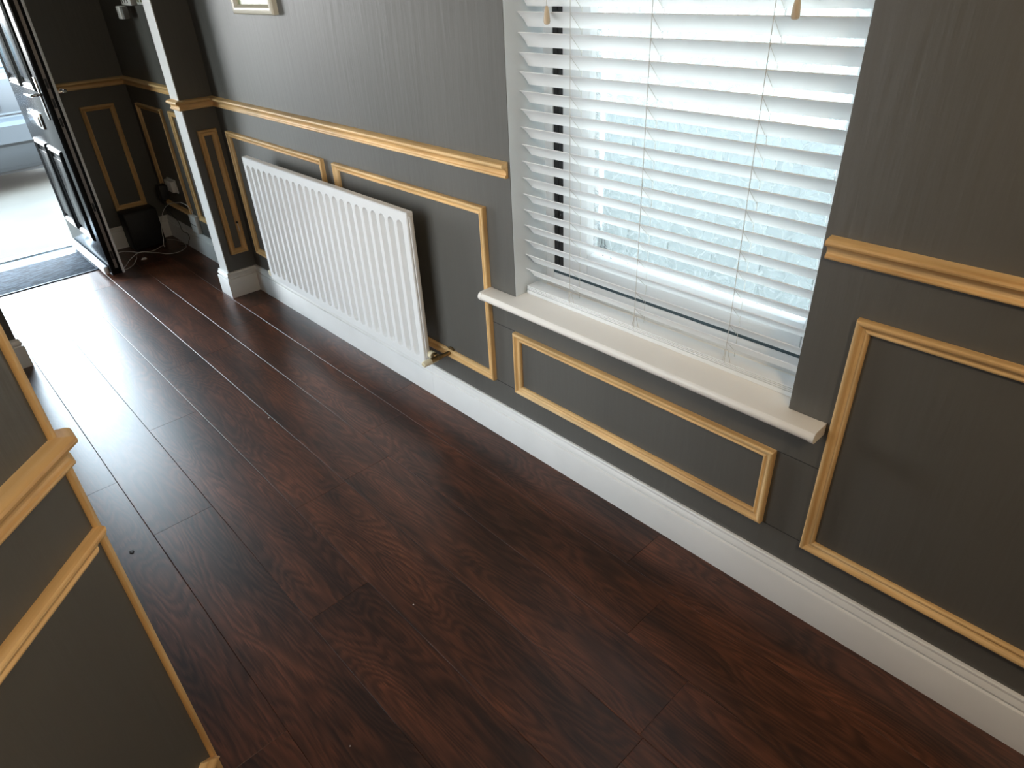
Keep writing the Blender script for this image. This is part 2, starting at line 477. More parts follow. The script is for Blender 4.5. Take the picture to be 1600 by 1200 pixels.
for row in range(0, 14):
    y1 = 0.0 if row == 0 else ytop - (row - 1) * PW
    y0 = ytop - row * PW
    w = y1 - y0
    e = ends.get(row, -0.3 - 0.37 * row)
    while e > -5.18: e -= PL
    xlim = -5.18 if row < 2 else (-5.18 if row >= 8 else -4.858)
    if row in (1, 2): xlim = -5.18
    xhi = 2.4
    while e < xhi:
        a, b = max(e, xlim), min(e + PL, xhi)
        if row >= 7 and b < -0.95: e += PL; continue        # behind the left wall
        if b - a > 0.02: plank(a, b, y0, w)
        e += PL

# ------------------------------------------------------------------ mouldings
DADO = [(0, 0), (0.010, 0), (0.0135, 0.002), (0.0145, 0.005), (0.0135, 0.008), (0.0100, 0.0105), (0.0085, 0.014),
        (0.0090, 0.019), (0.0115, 0.0245), (0.0165, 0.0285), (0.0225, 0.0310), (0.0265, 0.0345), (0.0275, 0.0385),
        (0.0260, 0.0425), (0.0215, 0.0452), (0.0130, 0.0468), (0.0040, 0.0485), (0, 0.0490)]
PAN = [(0, 0), (0.0130, 0), (0.0165, 0.0010), (0.0188, 0.0035), (0.0192, 0.0065), (0.0178, 0.0100), (0.0145, 0.0125),
       (0.0112, 0.0145), (0.0095, 0.0175), (0.0092, 0.0205), (0.0108, 0.0218), (0.0118, 0.0240), (0.0112, 0.0268),
       (0.0085, 0.0290), (0.0060, 0.0300), (0, 0.0300)]
SKIRT = [(0, 0), (0.018, 0), (0.018, 0.1065), (0.0165, 0.1095), (0.0100, 0.1105), (0.0092, 0.1150), (0.0135, 0.1175),
         (0.0155, 0.1215), (0.0140, 0.1280), (0.0112, 0.1335), (0.0095, 0.1375), (0.0100, 0.1400), (0.0092, 0.1440),
         (0.0060, 0.1475), (0, 0.1480)]
DZ = 1.014
tn = [0]
def trim(label, cat='moulding'):
    tn[0] += 1
    return tag(empty('trim_%d' % tn[0]), label, cat, kind='structure')

def panel_frame(label, origin, along, out, w, z0, z1, left=True, right=True):
    """a rectangle of moulding on a wall, outer size w x (z1-z0)"""
    t = trim(label, 'panel moulding')
    o = Vector(origin); a = Vector(along).normalized()
    t.location = (o.x, o.y, z0)
    P = lambda s, z: (o.x + a.x * s, o.y + a.y * s, z)
    sweep('bottom_rail', PAN, P(0, z0), P(w, z0), out, M_pine, 1, -1, parent=t, up=(0, 0, 1))
    sweep('top_rail', PAN, P(0, z1), P(w, z1), out, M_pine, 1, -1, parent=t, up=(0, 0, -1))
    if left: sweep('stile', PAN, P(0, z0), P(0, z1), out, M_pine, 1, -1, parent=t, up=a)
    if right: sweep('stile', PAN, P(w, z0), P(w, z1), out, M_pine, 1, -1, parent=t, up=-a)
    return t

OUT = (0, -1, 0)
# dado rails
t = trim('pine dado rail above the radiator, ending at the window', 'dado rail')
sweep('rail', DADO, (PX1, 0, DZ), (-1.530, 0, DZ), OUT, M_pine, o0=1, parent=t)
sweep('rail', DADO, (PX1, 0, DZ), (PX1, PY - 0.004, DZ), (1, 0, 0), M_pine, o0=1, o1=1, parent=t)
sweep('rail', DADO, (PX1, PY - 0.004, DZ), (PX0, PY - 0.004, DZ), OUT, M_pine, o0=-1, o1=0, parent=t)
t = trim('pine dado rail on the right of the window', 'dado rail')
sweep('rail', DADO, (-0.540, 0, DZ), (2.4, 0, DZ), OUT, M_pine, parent=t)
t = trim('pine dado rail in the porch behind the open door', 'dado rail')
sweep('rail', DADO, (XF, 0, DZ), (PX0, 0, DZ), OUT, M_pine, o0=1, parent=t)
sweep('rail', DADO, (XF, 0, DZ), (XF, DY1, DZ), (1, 0, 0), M_pine, o0=1, parent=t)
# panel frames on the window wall
panel_frame('pine panel frame behind the porch end of the radiator', (-3.658, 0), (1, 0, 0), OUT, 0.971, 0.244, 0.904)
panel_frame('pine panel frame between the radiator valve and the window', (-2.596, 0), (1, 0, 0), OUT, 0.951, 0.244, 0.904)
panel_frame('low wide pine panel frame under the window sill', (-1.530, 0), (1, 0, 0), OUT, 0.971, 0.2445, 0.4885)
panel_frame('large pine panel frame right of the window sill', (-0.446, 0), (1, 0, 0), OUT, 0.971, 0.239, 0.904)
panel_frame('tall slim pine panel frame on the wall return by the radiator', (PX1, -0.126), (0, 1, 0), (1, 0, 0), 0.099, 0.243, 0.911)
panel_frame('pine panel frame in the porch above the black box', (XF, -0.314), (0, 1, 0), (1, 0, 0), 0.203, 0.252, 0.915)
panel_frame('pine panel frame on the porch side wall by the plug', (-5.065, 0), (1, 0, 0), OUT, 0.455, 0.252, 0.913)
panel_frame('pine panel frame half hidden by the white wall return edge', (-4.470, 0), (1, 0, 0), OUT, 0.50, 0.260, 0.920)
# angled wall
ax = Vector((1, -1, 0)).normalized(); dout = (1, 1, 0)
cor = Vector((-0.957, -1.362, 0))
t = trim('thick pine dado rail on the angled wall at lower left', 'dado rail')
far = cor + ax * 2.1
tg = math.tan(math.radians(22.5))
sweep('rail', DADO, (cor.x, cor.y, DZ), (far.x, far.y, DZ), dout, M_pine, o0=-tg, parent=t)
sweep('rail', DADO, (cor.x, cor.y, DZ), (cor.x - 0.020, cor.y, DZ), (0, 1, 0), M_pine, o0=-tg, parent=t)
t = panel_frame('pine panel frame on the angled wall at lower left', (cor.x, cor.y), ax, dout, 1.05, 0.30, 0.905, left=False)
BEAD = [(0, -0.008), (0.003, -0.008), (0.0055, -0.006), (0.0065, -0.003), (0.0060, 0.001), (0.0040, 0.0035), (0.002, 0.0045), (0, 0.0045)]
t = trim('slim vertical pine corner bead on the angled wall edge', 'corner bead')
sweep('bead', BEAD, (cor.x, cor.y, 0.15), (cor.x, cor.y, DZ), dout, M_pine, parent=t, up=ax)
sweep('bead', BEAD, (cor.x, cor.y, DZ + 0.049), (cor.x, cor.y, CEIL), dout, M_pine, parent=t, up=ax)

# baseboards
bn = tag(empty('baseboard_window', (PX1, 0, 0)), 'white moulded skirting board along the window wall', 'skirting board', kind='structure')
sweep('board', SKIRT, (PX1, 0, 0), (-2.047, 0, 0), OUT, M_white, o0=1, parent=bn)
sweep('board', SKIRT, (-2.0462, 0, 0), (2.4, 0, 0), OUT, M_white, parent=bn)
bn = tag(empty('baseboard_pillar', (PX1, PY, 0)), 'white skirting wrapped around the narrow wall return', 'skirting board', kind='structure')
sweep('board', SKIRT, (PX1, 0, 0), (PX1, PY - 0.004, 0), (1, 0, 0), M_white, o0=1, o1=1, parent=bn)
sweep('board', SKIRT, (PX1, PY - 0.004, 0), (PX0, PY - 0.004, 0), OUT, M_white, o0=-1, o1=1, parent=bn)
bn = tag(empty('baseboard_porch', (XF, 0, 0)), 'white skirting around the dark porch corner', 'skirting board', kind='structure')
sweep('board', SKIRT, (XF, 0, 0), (PX0, 0, 0), OUT, M_white, o0=1, parent=bn)
sweep('board', SKIRT, (XF, 0, 0), (XF, DY1 + 0.01, 0), (1, 0, 0), M_white, o0=1, parent=bn)
bn = tag(empty('baseboard_nib', (PX1, -1.23, 0)), 'white skirting on the left porch wall return', 'skirting board', kind='structure')
sweep('board', SKIRT, (PX1 + 0.005, -1.226, 0), (PX1 + 0.005, LY, 0), (1, 0, 0), M_white, o0=-1, parent=bn)
sweep('board', SKIRT, (PX1 + 0.005, -1.226, 0), (PX0, -1.226, 0), (0, 1, 0), M_white, o0=-1, parent=bn)
bn = tag(empty('baseboard_diagonal', (cor.x, cor.y, 0)), 'white skirting at the foot of the angled wall', 'skirting board', kind='structure')
sweep('board', SKIRT, (cor.x + 0.03, cor.y - 0.03, 0), (far.x, far.y, 0), dout, M_white, parent=bn)

# ------------------------------------------------------------------ window, sill
win = tag(empty('window_1', ((WX0 + WX1) / 2, 0.15, 0.62)), 'white framed window behind the slatted blind', 'window', kind='structure')
fy0, fy1 = 0.150, 0.225
box('frame_jamb', WX0, -1.487, fy0, fy1, 0.62, WZ1, M_upvc, win, 0.004)
box('frame_jamb', -0.588, WX1, fy0, fy1, 0.62, WZ1, M_upvc, win, 0.004)
box('frame_sill', -1.487, -0.588, fy0, fy1, 0.62, 0.674, M_upvc, win, 0.004)
box('frame_head', -1.487, -0.588, fy0, fy1, WZ1 - 0.063, WZ1, M_upvc, win, 0.004)
box('gasket', -1.485, -1.467, fy0 + 0.004, fy1, 0.701, WZ1 - 0.08, M_black, win)
box('gasket', -1.464, -1.446, fy0 + 0.004, fy1, 0.701, WZ1 - 0.08, M_black, win)
box('gasket', -1.485, -0.590, fy0 - 0.001, fy1, 0.6745, 0.7005, M_gasket, win)
SX0, SX1, SZ0, SZ1 = -1.445, -0.589, 0.701, WZ1 - 0.08
sash = box('sash_stile', SX0, SX0 + 0.105, fy0, fy1, SZ0, SZ1, M_upvc, win, 0.005)
box('sash_stile', SX1 - 0.030, SX1, fy0, fy1, SZ0, SZ1, M_upvc, win, 0.005)
box('sash_rail', SX0 + 0.105, SX1 - 0.030, fy0, fy1, SZ0, SZ0 + 0.07, M_upvc, win, 0.005)
box('sash_rail', SX0 + 0.105, SX1 - 0.030, fy0, fy1, SZ1 - 0.07, SZ1, M_upvc, win, 0.005)
box('pane', SX0 + 0.09, SX1 - 0.025, 0.196, 0.200, SZ0 + 0.05, SZ1 - 0.05, M_glass, win)

win2 = tag(empty('door_2', ((LX0 + LX1) / 2, LY, LZ0)), 'white glazed side door in the left wall, outside the picture', 'door', kind='structure')
for a, b, c_, d_ in ((LX0, LX0 + 0.05, LZ0, LZ1), (LX1 - 0.05, LX1, LZ0, LZ1), (LX0 + 0.05, LX1 - 0.05, LZ0, LZ0 + 0.05), (LX0 + 0.05, LX1 - 0.05, LZ1 - 0.05, LZ1)):
    box('frame_bar', a, b, -1.62, -1.56, c_, d_, M_upvc, win2, 0.004)
box('pane', LX0 + 0.04, LX1 - 0.04, -1.592, -1.588, LZ0 + 0.04, LZ1 - 0.04, M_tint, win2)
box('bottom_panel', LX0, LX1, -1.60, -1.57, 0.0, LZ0, M_upvc, win2, 0.003)

win3 = tag(empty('window_2', (-4.72, -1.95, 0.95)), 'small white window in the porch side wall, outside the picture', 'window', kind='structure')
for a, b, c_, d_ in ((-4.97, -4.93, 0.95, 1.95), (-4.51, -4.47, 0.95, 1.95), (-4.93, -4.51, 0.95, 0.99), (-4.93, -4.51, 1.91, 1.95)):
    box('frame_bar', a, b, -2.03, -1.98, c_, d_, M_upvc, win3, 0.004)
box('pane', -4.94, -4.50, -2.007, -2.003, 0.98, 1.92, M_glass, win3)

# sill board with rounded nose and horns
SILL = [(-0.152, 0), (0.052, 0), (0.057, 0.003), (0.0615, 0.009), (0.0625, 0.015), (0.0605, 0.022), (0.055, 0.028), (0.046, 0.030), (-0.152, 0.030)]
bm = bmesh.new()
sz = 0.592
prof = [(dd, h) for dd, h in SILL]
s0, s1 = -1.640, -0.462
def sill_part(x0, x1, pr):
    a = [bm.verts.new((x0, -dd, sz + h)) for dd, h in pr]; b = [bm.verts.new((x1, -dd, sz + h)) for dd, h in pr]
    for i in range(len(pr)):
        j = (i + 1) % len(pr); bm.faces.new((a[i], a[j], b[j], b[i]))
    bm.faces.new(a[::-1]); bm.faces.new(b)
front = [(0.0005, 0)] + SILL[1:-1] + [(0.0005, 0.030)]
sill_part(s0, WX0, front); sill_part(WX1, s1, front); sill_part(WX0, WX1, prof)
bmesh.ops.remove_doubles(bm, verts=bm.verts, dist=0.0001)
sill = link('window_sill', from_bm('window_sill', bm, 30), M_sill, win)
cap = [(dd if dd < 0.01 else dd + 0.0012, h * 1.06 - 0.0009) for dd, h in front]
for x0, x1 in ((s0 - 0.004, s0 + 0.010), (s1 - 0.010, s1 + 0.004)):
    bm = bmesh.new(); sill_part(x0, x1, cap)
    link('end_cap', from_bm('end_cap', bm, 30), M_sill, sill)

# ------------------------------------------------------------------ venetian blind
BX0, BX1 = -1.512, -0.562
bl = tag(empty('venetian_blind', ((BX0 + BX1) / 2, 0.065, 0.622)), 'white slatted venetian blind with tilted slats hanging over the window', 'blind')
bm = bmesh.new()
# slat section: 53 mm wide, room edge high, slightly crowned
n = 6; rows = []
L = BX1 - BX0
sec = []
ang = math.radians(45.0)
for i in range(n + 1):
    u = i / n - 0.5
    cr = 0.0030 * (1 - (2 * u) ** 2)
    y = u * 0.053 * math.cos(ang) + cr * math.sin(ang)
    z = -u * 0.053 * math.sin(ang) + cr * math.cos(ang)
    sec.append((y, z))
th = 0.0026
nx, nz = math.sin(ang), math.cos(ang)
loop = sec + [(y - nx * th, z - nz * th) for y, z in reversed(sec)]
a = [bm.verts.new((-L / 2, y, z)) for y, z in loop]; b = [bm.verts.new((L / 2, y, z)) for y, z in loop]
for i in range(len(loop)):
    j = (i + 1) % len(loop); bm.faces.new((a[i], a[j], b[j], b[i]))
bm.faces.new(a[::-1]); bm.faces.new(b)
slat_me = from_bm('slat', bm, 40); slat_me.materials.append(M_slat)
cx = (BX0 + BX1) / 2
zs = [1.457 - 0.0496 * k for k in range(-11, 16)]
random.seed(4)
for z in zs:
    link('slat', slat_me, None, bl, Matrix.Translation((cx, 0.0645, z - 0.0187)) @ Matrix.Rotation(math.radians(random.uniform(-1.2, 1.2)), 4, 'X'))
for k in range(3):
    box('slat', BX0, BX1, 0.046, 0.098, 0.6375 + k * 0.0050, 0.6375 + k * 0.0050 + 0.0034, M_slat, bl, 0.001)
box('bottom_rail', BX0, BX1, 0.045, 0.099, 0.6225, 0.6355, M_slat, bl, 0.002)
box('head_rail', BX0, BX1, 0.040, 0.095, 2.005, 2.055, M_slat, bl, 0.003)
for x in (-1.316, -1.062, -0.762):
    for y in (0.0435, 0.086):
        zz = 0.65
        tube('ladder_cord', [(x + (0.004 if y > 0.06 else 0), y, 0.648), (x, y, 2.0)], 0.0009, M_cord, bl, bez=False)
    # rungs under every slat
    bmr = bmesh.new()
    for z in zs:
        bm_box(bmr, x - 0.0006, x + 0.0006, 0.0440, 0.0452, z - 0.002, z - 0.0005)
        p = [(0.0445, z - 0.003), (0.0850, z - 0.0435)]
        v = [bmr.verts.new((x + s, y, zz2 + t_)) for (y, zz2) in p for s, t_ in ((-0.0006, -0.0006), (0.0006, -0.0006), (0.0006, 0.0006), (-0.0006, 0.0006))]
        for i in range(4):
            j = (i + 1) % 4; bmr.faces.new((v[i], v[j], v[4 + j], v[4 + i]))
    link('ladder_rungs', from_bm('ladder_rungs', bmr), M_cord, bl)
    tube('cord_knot', [(x - 0.008, 0.0445, 0.652), (x - 0.003, 0.043, 0.668), (x + 0.001, 0.0435, 0.690), (x + 0.010, 0.044, 0.672), (x + 0.016, 0.0445, 0.654)], 0.0009, M_cord, bl)
M_acorn = noisy('acorn_wood', (0.55, 0.42, 0.27), (0.66, 0.52, 0.36), 60, rough=0.4)
ac = lathe_mesh('acorn', [(0.0025, 0.042), (0.0045, 0.038), (0.0065, 0.028), (0.0082, 0.014), (0.0085, 0.006), (0.0070, 0.001), (0.003, -0.001)], 16)
for x, z in ((-1.384, 1.430), (-0.709, 1.452)):
    pc = tube('pull_cord', [(x, 0.028, z + 0.04), (x + 0.001, 0.030, 2.01)], 0.0011, M_cord, bl, bez=False)
    link('cord_acorn', ac, M_acorn, pc, Matrix.Translation((x, 0.028, z)))

# ------------------------------------------------------------------ lace curtain against the glass
bm = bmesh.new()
cx0, cx1, cz0, cz1 = -1.345, -0.615, 0.80, 1.975
nx_, nz_ = 132, 26
grid = []
for i in range(nx_ + 1):
    x = cx0 + (cx1 - cx0) * i / nx_
    ph = (i % 6) / 6.0
    hem = 0.034 * (1 - abs(2 * ph - 1))          # pointed scallops along the hem
    col = []
    for k in range(nz_ + 1):
        z = cz0 + (cz1 - cz0) * k / nz_
        if k == 0: z -= hem
        y = 0.178 + 0.0045 * math.sin(x * 70) * (1 - 0.3 * k / nz_) + 0.002 * math.sin(x * 23 + z * 3)
        col.append(bm.verts.new((x, y, z)))
    grid.append(col)
for i in range(nx_):
    for k in range(nz_):
        bm.faces.new((grid[i][k], grid[i + 1][k], grid[i + 1][k + 1], grid[i][k + 1]))
net = link('net_curtain', from_bm('net_curtain', bm, 60), M_lace)
tag(net, 'sheer pale lace net curtain with pointed hem behind the blind slats', 'curtain')

# ------------------------------------------------------------------ radiator
RX0, RX1, RZ0, RZ1, RY = -3.309, -1.967, 0.219, 0.839, -0.100
rad = tag(empty('radiator', ((RX0 + RX1) / 2, -0.09, RZ0)), 'white ribbed panel radiator fixed low on the grey wall', 'radiator')
NS = 23
gx0, gx1 = RX0 + 0.018, RX1 - 0.018
pit = (gx1 - gx0) / NS
bm = bmesh.new()
slot_hw, slot_z0, slot_z1, dep = pit * 0.27, RZ0 + 0.034, RZ1 - 0.034, 0.026
lip = 0.003
K = 8
def stadium(cxx, hw, z0, z1):
    pts = []
    for i in range(K + 1):
        t_ = math.pi * i / K
        pts.append((cxx + hw * math.cos(t_), z1 - hw + hw * math.sin(t_)))
    for i in range(K + 1):
        t_ = math.pi + math.pi * i / K
        pts.append((cxx + hw * math.cos(t_), z0 + hw + hw * math.sin(t_)))
    return pts
def rect_loop(xa, xb, z0, z1):
    pts = []
    for i in range(K + 1):
        u = i / K
        if u < 0.25: pts.append((xb, z1 - 0.02 * (1 - u / 0.25)))
        elif u <= 0.75: pts.append((xb + (xa - xb) * (u - 0.25) / 0.5, z1))
        else: pts.append((xa, z1 - 0.02 * (u - 0.75) / 0.25))
    for i in range(K + 1):
        u = i / K
        if u < 0.25: pts.append((xa, z0 + 0.02 * (1 - u / 0.25)))
        elif u <= 0.75: pts.append((xa + (xb - xa) * (u - 0.25) / 0.5, z0))
        else: pts.append((xb, z0 + 0.02 * (u - 0.75) / 0.25))
    return pts
for s in range(NS):
    xa, xb = gx0 + pit * s, gx0 + pit * (s + 1)
    if s == 0: xa = RX0
    if s == NS - 1: xb = RX1
    cm = gx0 + pit * (s + 0.5)
    loops = [(rect_loop(xa, xb, RZ0, RZ1), RY), (stadium(cm, slot_hw + lip, slot_z0 - lip, slot_z1 + lip), RY),
             (stadium(cm, slot_hw + lip * 0.45, slot_z0 - lip * 0.45, slot_z1 + lip * 0.45), RY + 0.003),
             (stadium(cm, slot_hw, slot_z0, slot_z1), RY + dep * 0.85),
             (stadium(cm, slot_hw * 0.86, slot_z0 + 0.002, slot_z1 - 0.002), RY + dep)]
    vl = [[bm.verts.new((x, y, z)) for x, z in lp] for lp, y in loops]
    for u, v in zip(vl, vl[1:]):
        m_ = len(u)
        for i in range(m_):
            j = (i + 1) % m_; bm.faces.new((u[i], v[i], v[j], u[j]))
    bm.faces.new(vl[-1])
bmesh.ops.remove_doubles(bm, verts=bm.verts, dist=0.0002)
# rolled edge and back
be = [e for e in bm.edges if e.is_boundary]
ret = bmesh.ops.extrude_edge_only(bm, edges=be)
vv = [g for g in ret['geom'] if isinstance(g, bmesh.types.BMVert)]
cxr, czr = (RX0 + RX1) / 2, (RZ0 + RZ1) / 2
for v in vv:
    v.co.y += 0.004
    v.co.x += 0.003 if v.co.x > RX1 - 1e-4 else (-0.003 if v.co.x < RX0 + 1e-4 else 0)
    v.co.z += 0.003 if v.co.z > RZ1 - 1e-4 else (-0.003 if v.co.z < RZ0 + 1e-4 else 0)
be = [e for e in bm.edges if e.is_boundary]
ret = bmesh.ops.extrude_edge_only(bm, edges=be)
for g in ret['geom']:
    if isinstance(g, bmesh.types.BMVert): g.co.y += 0.024
me = from_bm('front_panel', bm, 32)
link('front_panel', me, M_rad, rad)
box('back_panel', RX0 + 0.004, RX1 - 0.004, RY + 0.0265, RY + 0.031, RZ0 + 0.002, RZ1 - 0.002, M_rad, rad, 0.002)
box('end_seam', RX1 + 0.0005, RX1 + 0.006, RY + 0.010, RY + 0.024, RZ0 + 0.03, RZ1 - 0.012, M_rad, rad, 0.002)
for x in (RX0 + 0.2, RX1 - 0.2):
    boxes('bracket', [(x - 0.015, x + 0.015, RY + 0.030, -0.0005, RZ0 + 0.08, RZ0 + 0.10), (x - 0.015, x + 0.015, RY + 0.030, -0.0005, RZ1 - 0.12, RZ1 - 0.10),
                      (x - 0.015, x + 0.015, -0.004, -0.0005, RZ0 + 0.05, RZ1 - 0.07)], M_rad, rad)
# lockshield valve at the right end, tail pipe into the wall
vy, vz = RY + 0.030, 0.262
def cyl(name, r0, L_, mat, parent, M, seg=16, prof=None):
    pr = prof or [(r0 * 0.92, 0), (r0, L_ * 0.06), (r0, L_ * 0.94), (r0 * 0.92, L_)]
    return link(name, lathe_mesh(name, pr, seg), mat, parent, M)
RYm = Matrix.Rotation(math.radians(90), 4, 'Y'); RXm = Matrix.Rotation(math.radians(90), 4, 'X')
valve = cyl('valve', 0.011, 0.062, M_brass, rad, Matrix.Translation((RX1 - 0.008, vy, vz)) @ RYm,
            prof=[(0.008, 0), (0.013, 0.002), (0.013, 0.022), (0.010, 0.024), (0.010, 0.034), (0.0145, 0.036), (0.0145, 0.052), (0.010, 0.056), (0.010, 0.062)])
cyl('union_nut', 0.016, 0.022, M_cap, valve, Matrix.Translation((RX1 + 0.001, vy, vz)) @ RYm, seg=12)
vb = cyl('valve_body', 0.012, 0.055, M_brass, valve, Matrix.Translation((RX1 + 0.052, vy + 0.012, vz)) @ RXm)
cyl('valve_cap', 0.0125, 0.038, M_cap, valve, Matrix.Translation((RX1 + 0.052, vy - 0.035, vz)) @ RXm,
    prof=[(0.0125, 0), (0.0130, 0.004), (0.0125, 0.034), (0.010, 0.038), (0.006, 0.0385), (0.006, 0.034)])
cyl('tail_pipe', 0.0085, 0.075, M_brass, valve, Matrix.Translation((RX1 + 0.052, -0.001, vz)) @ RXm)
cyl('wall_collar', 0.024, 0.006, M_brass, valve, Matrix.Translation((RX1 + 0.056, -0.0005, vz)) @ RXm, seg=20)
cyl('bleed_cap', 0.010, 0.030, M_cap, rad, Matrix.Translation((RX0 - 0.026, RY + 0.02, 0.236)) @ RYm, seg=12)
box('cap_block', RX0 - 0.040, RX0 - 0.018, RY + 0.004, RY + 0.032, 0.222, 0.250, M_cap, rad, 0.003)

# ------------------------------------------------------------------ picture on the wall
pf = tag(empty('picture_frame', (-3.0, 0, 1.434)), 'small cream framed picture cropped at the top edge', 'picture')
fx0, fx1, fz0, fz1 = -3.195, -2.828, 1.436, 1.74
FR = [(0, 0), (0.020, 0), (0.026, 0.004), (0.028, 0.012), (0.026, 0.024), (0.018, 0.033), (0.012, 0.036), (0, 0.036)]
sweep('frame_rail', FR, (fx0, 0, fz0), (fx1, 0, fz0), OUT, M_frame, 1, -1, parent=pf)
sweep('frame_rail', FR, (fx0, 0, fz1), (fx1, 0, fz1), OUT, M_frame, 1, -1, parent=pf, up=(0, 0, -1))
sweep('frame_stile', FR, (fx0, 0, fz0), (fx0, 0, fz1), OUT, M_frame, 1, -1, parent=pf, up=(1, 0, 0))
sweep('frame_stile', FR, (fx1, 0, fz0), (fx1, 0, fz1), OUT, M_frame, 1, -1, parent=pf, up=(-1, 0, 0))
M_pic = noisy('picture_print', (0.10, 0.16, 0.05), (0.42, 0.48, 0.26), 14, rough=0.25)
box('print', fx0 + 0.03, fx1 - 0.03, -0.009, -0.002, fz0 + 0.03, fz1 - 0.03, M_pic, pf)

# ------------------------------------------------------------------ front door, open
dr = tag(empty('door_1', (-5.49, -0.51, 0)), 'black glossy front door standing wide open into the porch', 'door', kind='structure')
dx0, dx1 = -5.490, -4.622
yo, ym, yi = -0.578, -0.516, -0.502
leaf = box('leaf', dx0, dx1, yo, ym, 0.020, 2.0, M_doorblack, dr, 0.003)
box('inner_skin', dx0, dx1 + 0.001, ym, yi, 0.018, 2.0, M_upvc, dr, 0.002)
box('edge_rebate', dx1 - 0.02, dx1 + 0.004, yo + 0.004, yo + 0.018, 0.02, 2.0, M_doorblack, dr, 0.002)
lk = box('lock_strip', dx1 - 0.01, dx1 + 0.002, yo + 0.030, yo + 0.046, 0.06, 1.95, M_lock, dr)
for z in (0.12, 0.42, 0.90, 1.00, 1.10, 1.55):
    box('latch_plate', dx1, dx1 + 0.004, yo + 0.032, yo + 0.044, z, z + 0.05, M_black, lk, 0.001)
def door_panel(x0, x1, z0, z1):
    R = [(0, 0), (0.008, 0.002), (0.014, 0.008), (0.010, 0.014), (0.014, 0.022), (0.009, 0.030), (0.004, 0.036), (0, 0.038)]
    o_ = (0, -1, 0)
    sweep('panel_moulding', R, (x0, yo, z0), (x1, yo, z0), o_, M_doorblack, 1, -1, parent=leaf)
    sweep('panel_moulding', R, (x0, yo, z1), (x1, yo, z1), o_, M_doorblack, 1, -1, parent=leaf, up=(0, 0, -1))
    sweep('panel_moulding', R, (x0, yo, z0), (x0, yo, z1), o_, M_doorblack, 1, -1, parent=leaf, up=(1, 0, 0))
    sweep('panel_moulding', R, (x1, yo, z0), (x1, yo, z1), o_, M_doorblack, 1, -1, parent=leaf, up=(-1, 0, 0))
    box('raised_panel', x0 + 0.06, x1 - 0.06, yo - 0.010, yo + 0.002, z0 + 0.06, z1 - 0.06, M_doorblack, leaf, 0.006)
for a, b in ((-5.39, -5.08), (-5.03, -4.72)):
    door_panel(a, b, 0.22, 0.76)
    door_panel(a, b, 1.08, 1.86)
box('rain_bar', dx0 + 0.03, dx1 - 0.03, yo - 0.030, yo, 0.022, 0.075, M_upvc, dr, 0.012, 3)
lb = box('letter_plate', -5.20, -4.90, yo - 0.012, yo, 0.86, 0.95, M_chrome, dr, 0.004)
box('letter_flap', -5.18, -4.92, yo - 0.020, yo - 0.010, 0.875, 0.935, M_chrome, lb, 0.004)
for sgn, y0 in ((-1, yo), (1, yi)):
    h = box('handle_plate', -4.690, -4.660, min(y0, y0 + sgn * 0.008), max(y0, y0 + sgn * 0.008), 0.94, 1.16, M_chrome, dr, 0.003)
    tube('lever', [(-4.675, y0 + sgn * 0.006, 1.070), (-4.675, y0 + sgn * 0.045, 1.070), (-4.700, y0 + sgn * 0.052, 1.070), (-4.790, y0 + sgn * 0.052, 1.068)], 0.0085, M_chrome, h)
for a, b in ((DY1 - 0.012, DY1), (DY0, DY0 + 0.05)):
    box('frame_jamb', -5.545, -5.47, a, b, 0.0, DZ1, M_upvc, dr, 0.003)
box('frame_head', -5.545, -5.47, DY0, DY1, DZ1 - 0.035, DZ1, M_upvc, dr, 0.003)
box('threshold_board', -5.50, -5.345, DY0, DY1, -0.04, 0.004, M_alu, dr, 0.002)
for x0, x1, z in ((-5.535, -5.50, 0.016), (-5.585, -5.54, 0.008), (-5.64, -5.59, -0.002)):
    box('threshold_bar', x0, x1, DY0, DY1 - 0.012, -0.09, z, M_alu, dr, 0.003)

# ------------------------------------------------------------------ door mat
M_mat = NT('mat_pile')
tc = M_mat.node('ShaderNodeTexCoord'); mpn = M_mat.node('ShaderNodeMapping'); mpn.inputs['Scale'].default_value = (60, 16, 1)
M_mat.link(tc.outputs['Object'], mpn.inputs[0])
nz = M_mat.node('ShaderNodeTexNoise'); nz.inputs['Scale'].default_value = 1; nz.inputs['Detail'].default_value = 3; nz.inputs['Distortion'].default_value = 0.8
M_mat.link(mpn.outputs[0], nz.inputs['Vector'])
rp = M_mat.node('ShaderNodeValToRGB'); rp.color_ramp.elements[0].position = 0.42; rp.color_ramp.elements[1].position = 0.58
rp.color_ramp.elements[0].color = (0.006, 0.007, 0.009, 1); rp.color_ramp.elements[1].color = (0.034, 0.040, 0.050, 1)
M_mat.link(nz.outputs['Fac'], rp.inputs[0]); M_mat.link(rp.outputs[0], M_mat.b.inputs['Base Color'])
M_mat.b.inputs['Roughness'].default_value = 0.7; M_mat.b.inputs['Specular IOR Level'].default_value = 0.12
bp = M_mat.node('ShaderNodeBump'); bp.inputs['Distance'].default_value = 0.004; bp.inputs['Strength'].default_value = 0.8
M_mat.link(nz.outputs['Fac'], bp.inputs['Height']); M_mat.link(bp.outputs[0], M_mat.b.inputs['Normal'])
mat_o = tag(empty('door_mat', (-5.1, -0.98, 0.0)), 'dark ribbed rubber door mat inside the front door', 'mat')
M_matb = simple('mat_border', (0.018, 0.022, 0.03), 0.5)
mx0, mx1, my0, my1 = -5.340, -4.860, -1.60, -0.585
box('pile', mx0 + 0.02, mx1 - 0.02, my0 + 0.02, my1 - 0.02, -0.005, 0.0065, M_mat.m, mat_o, 0.002)
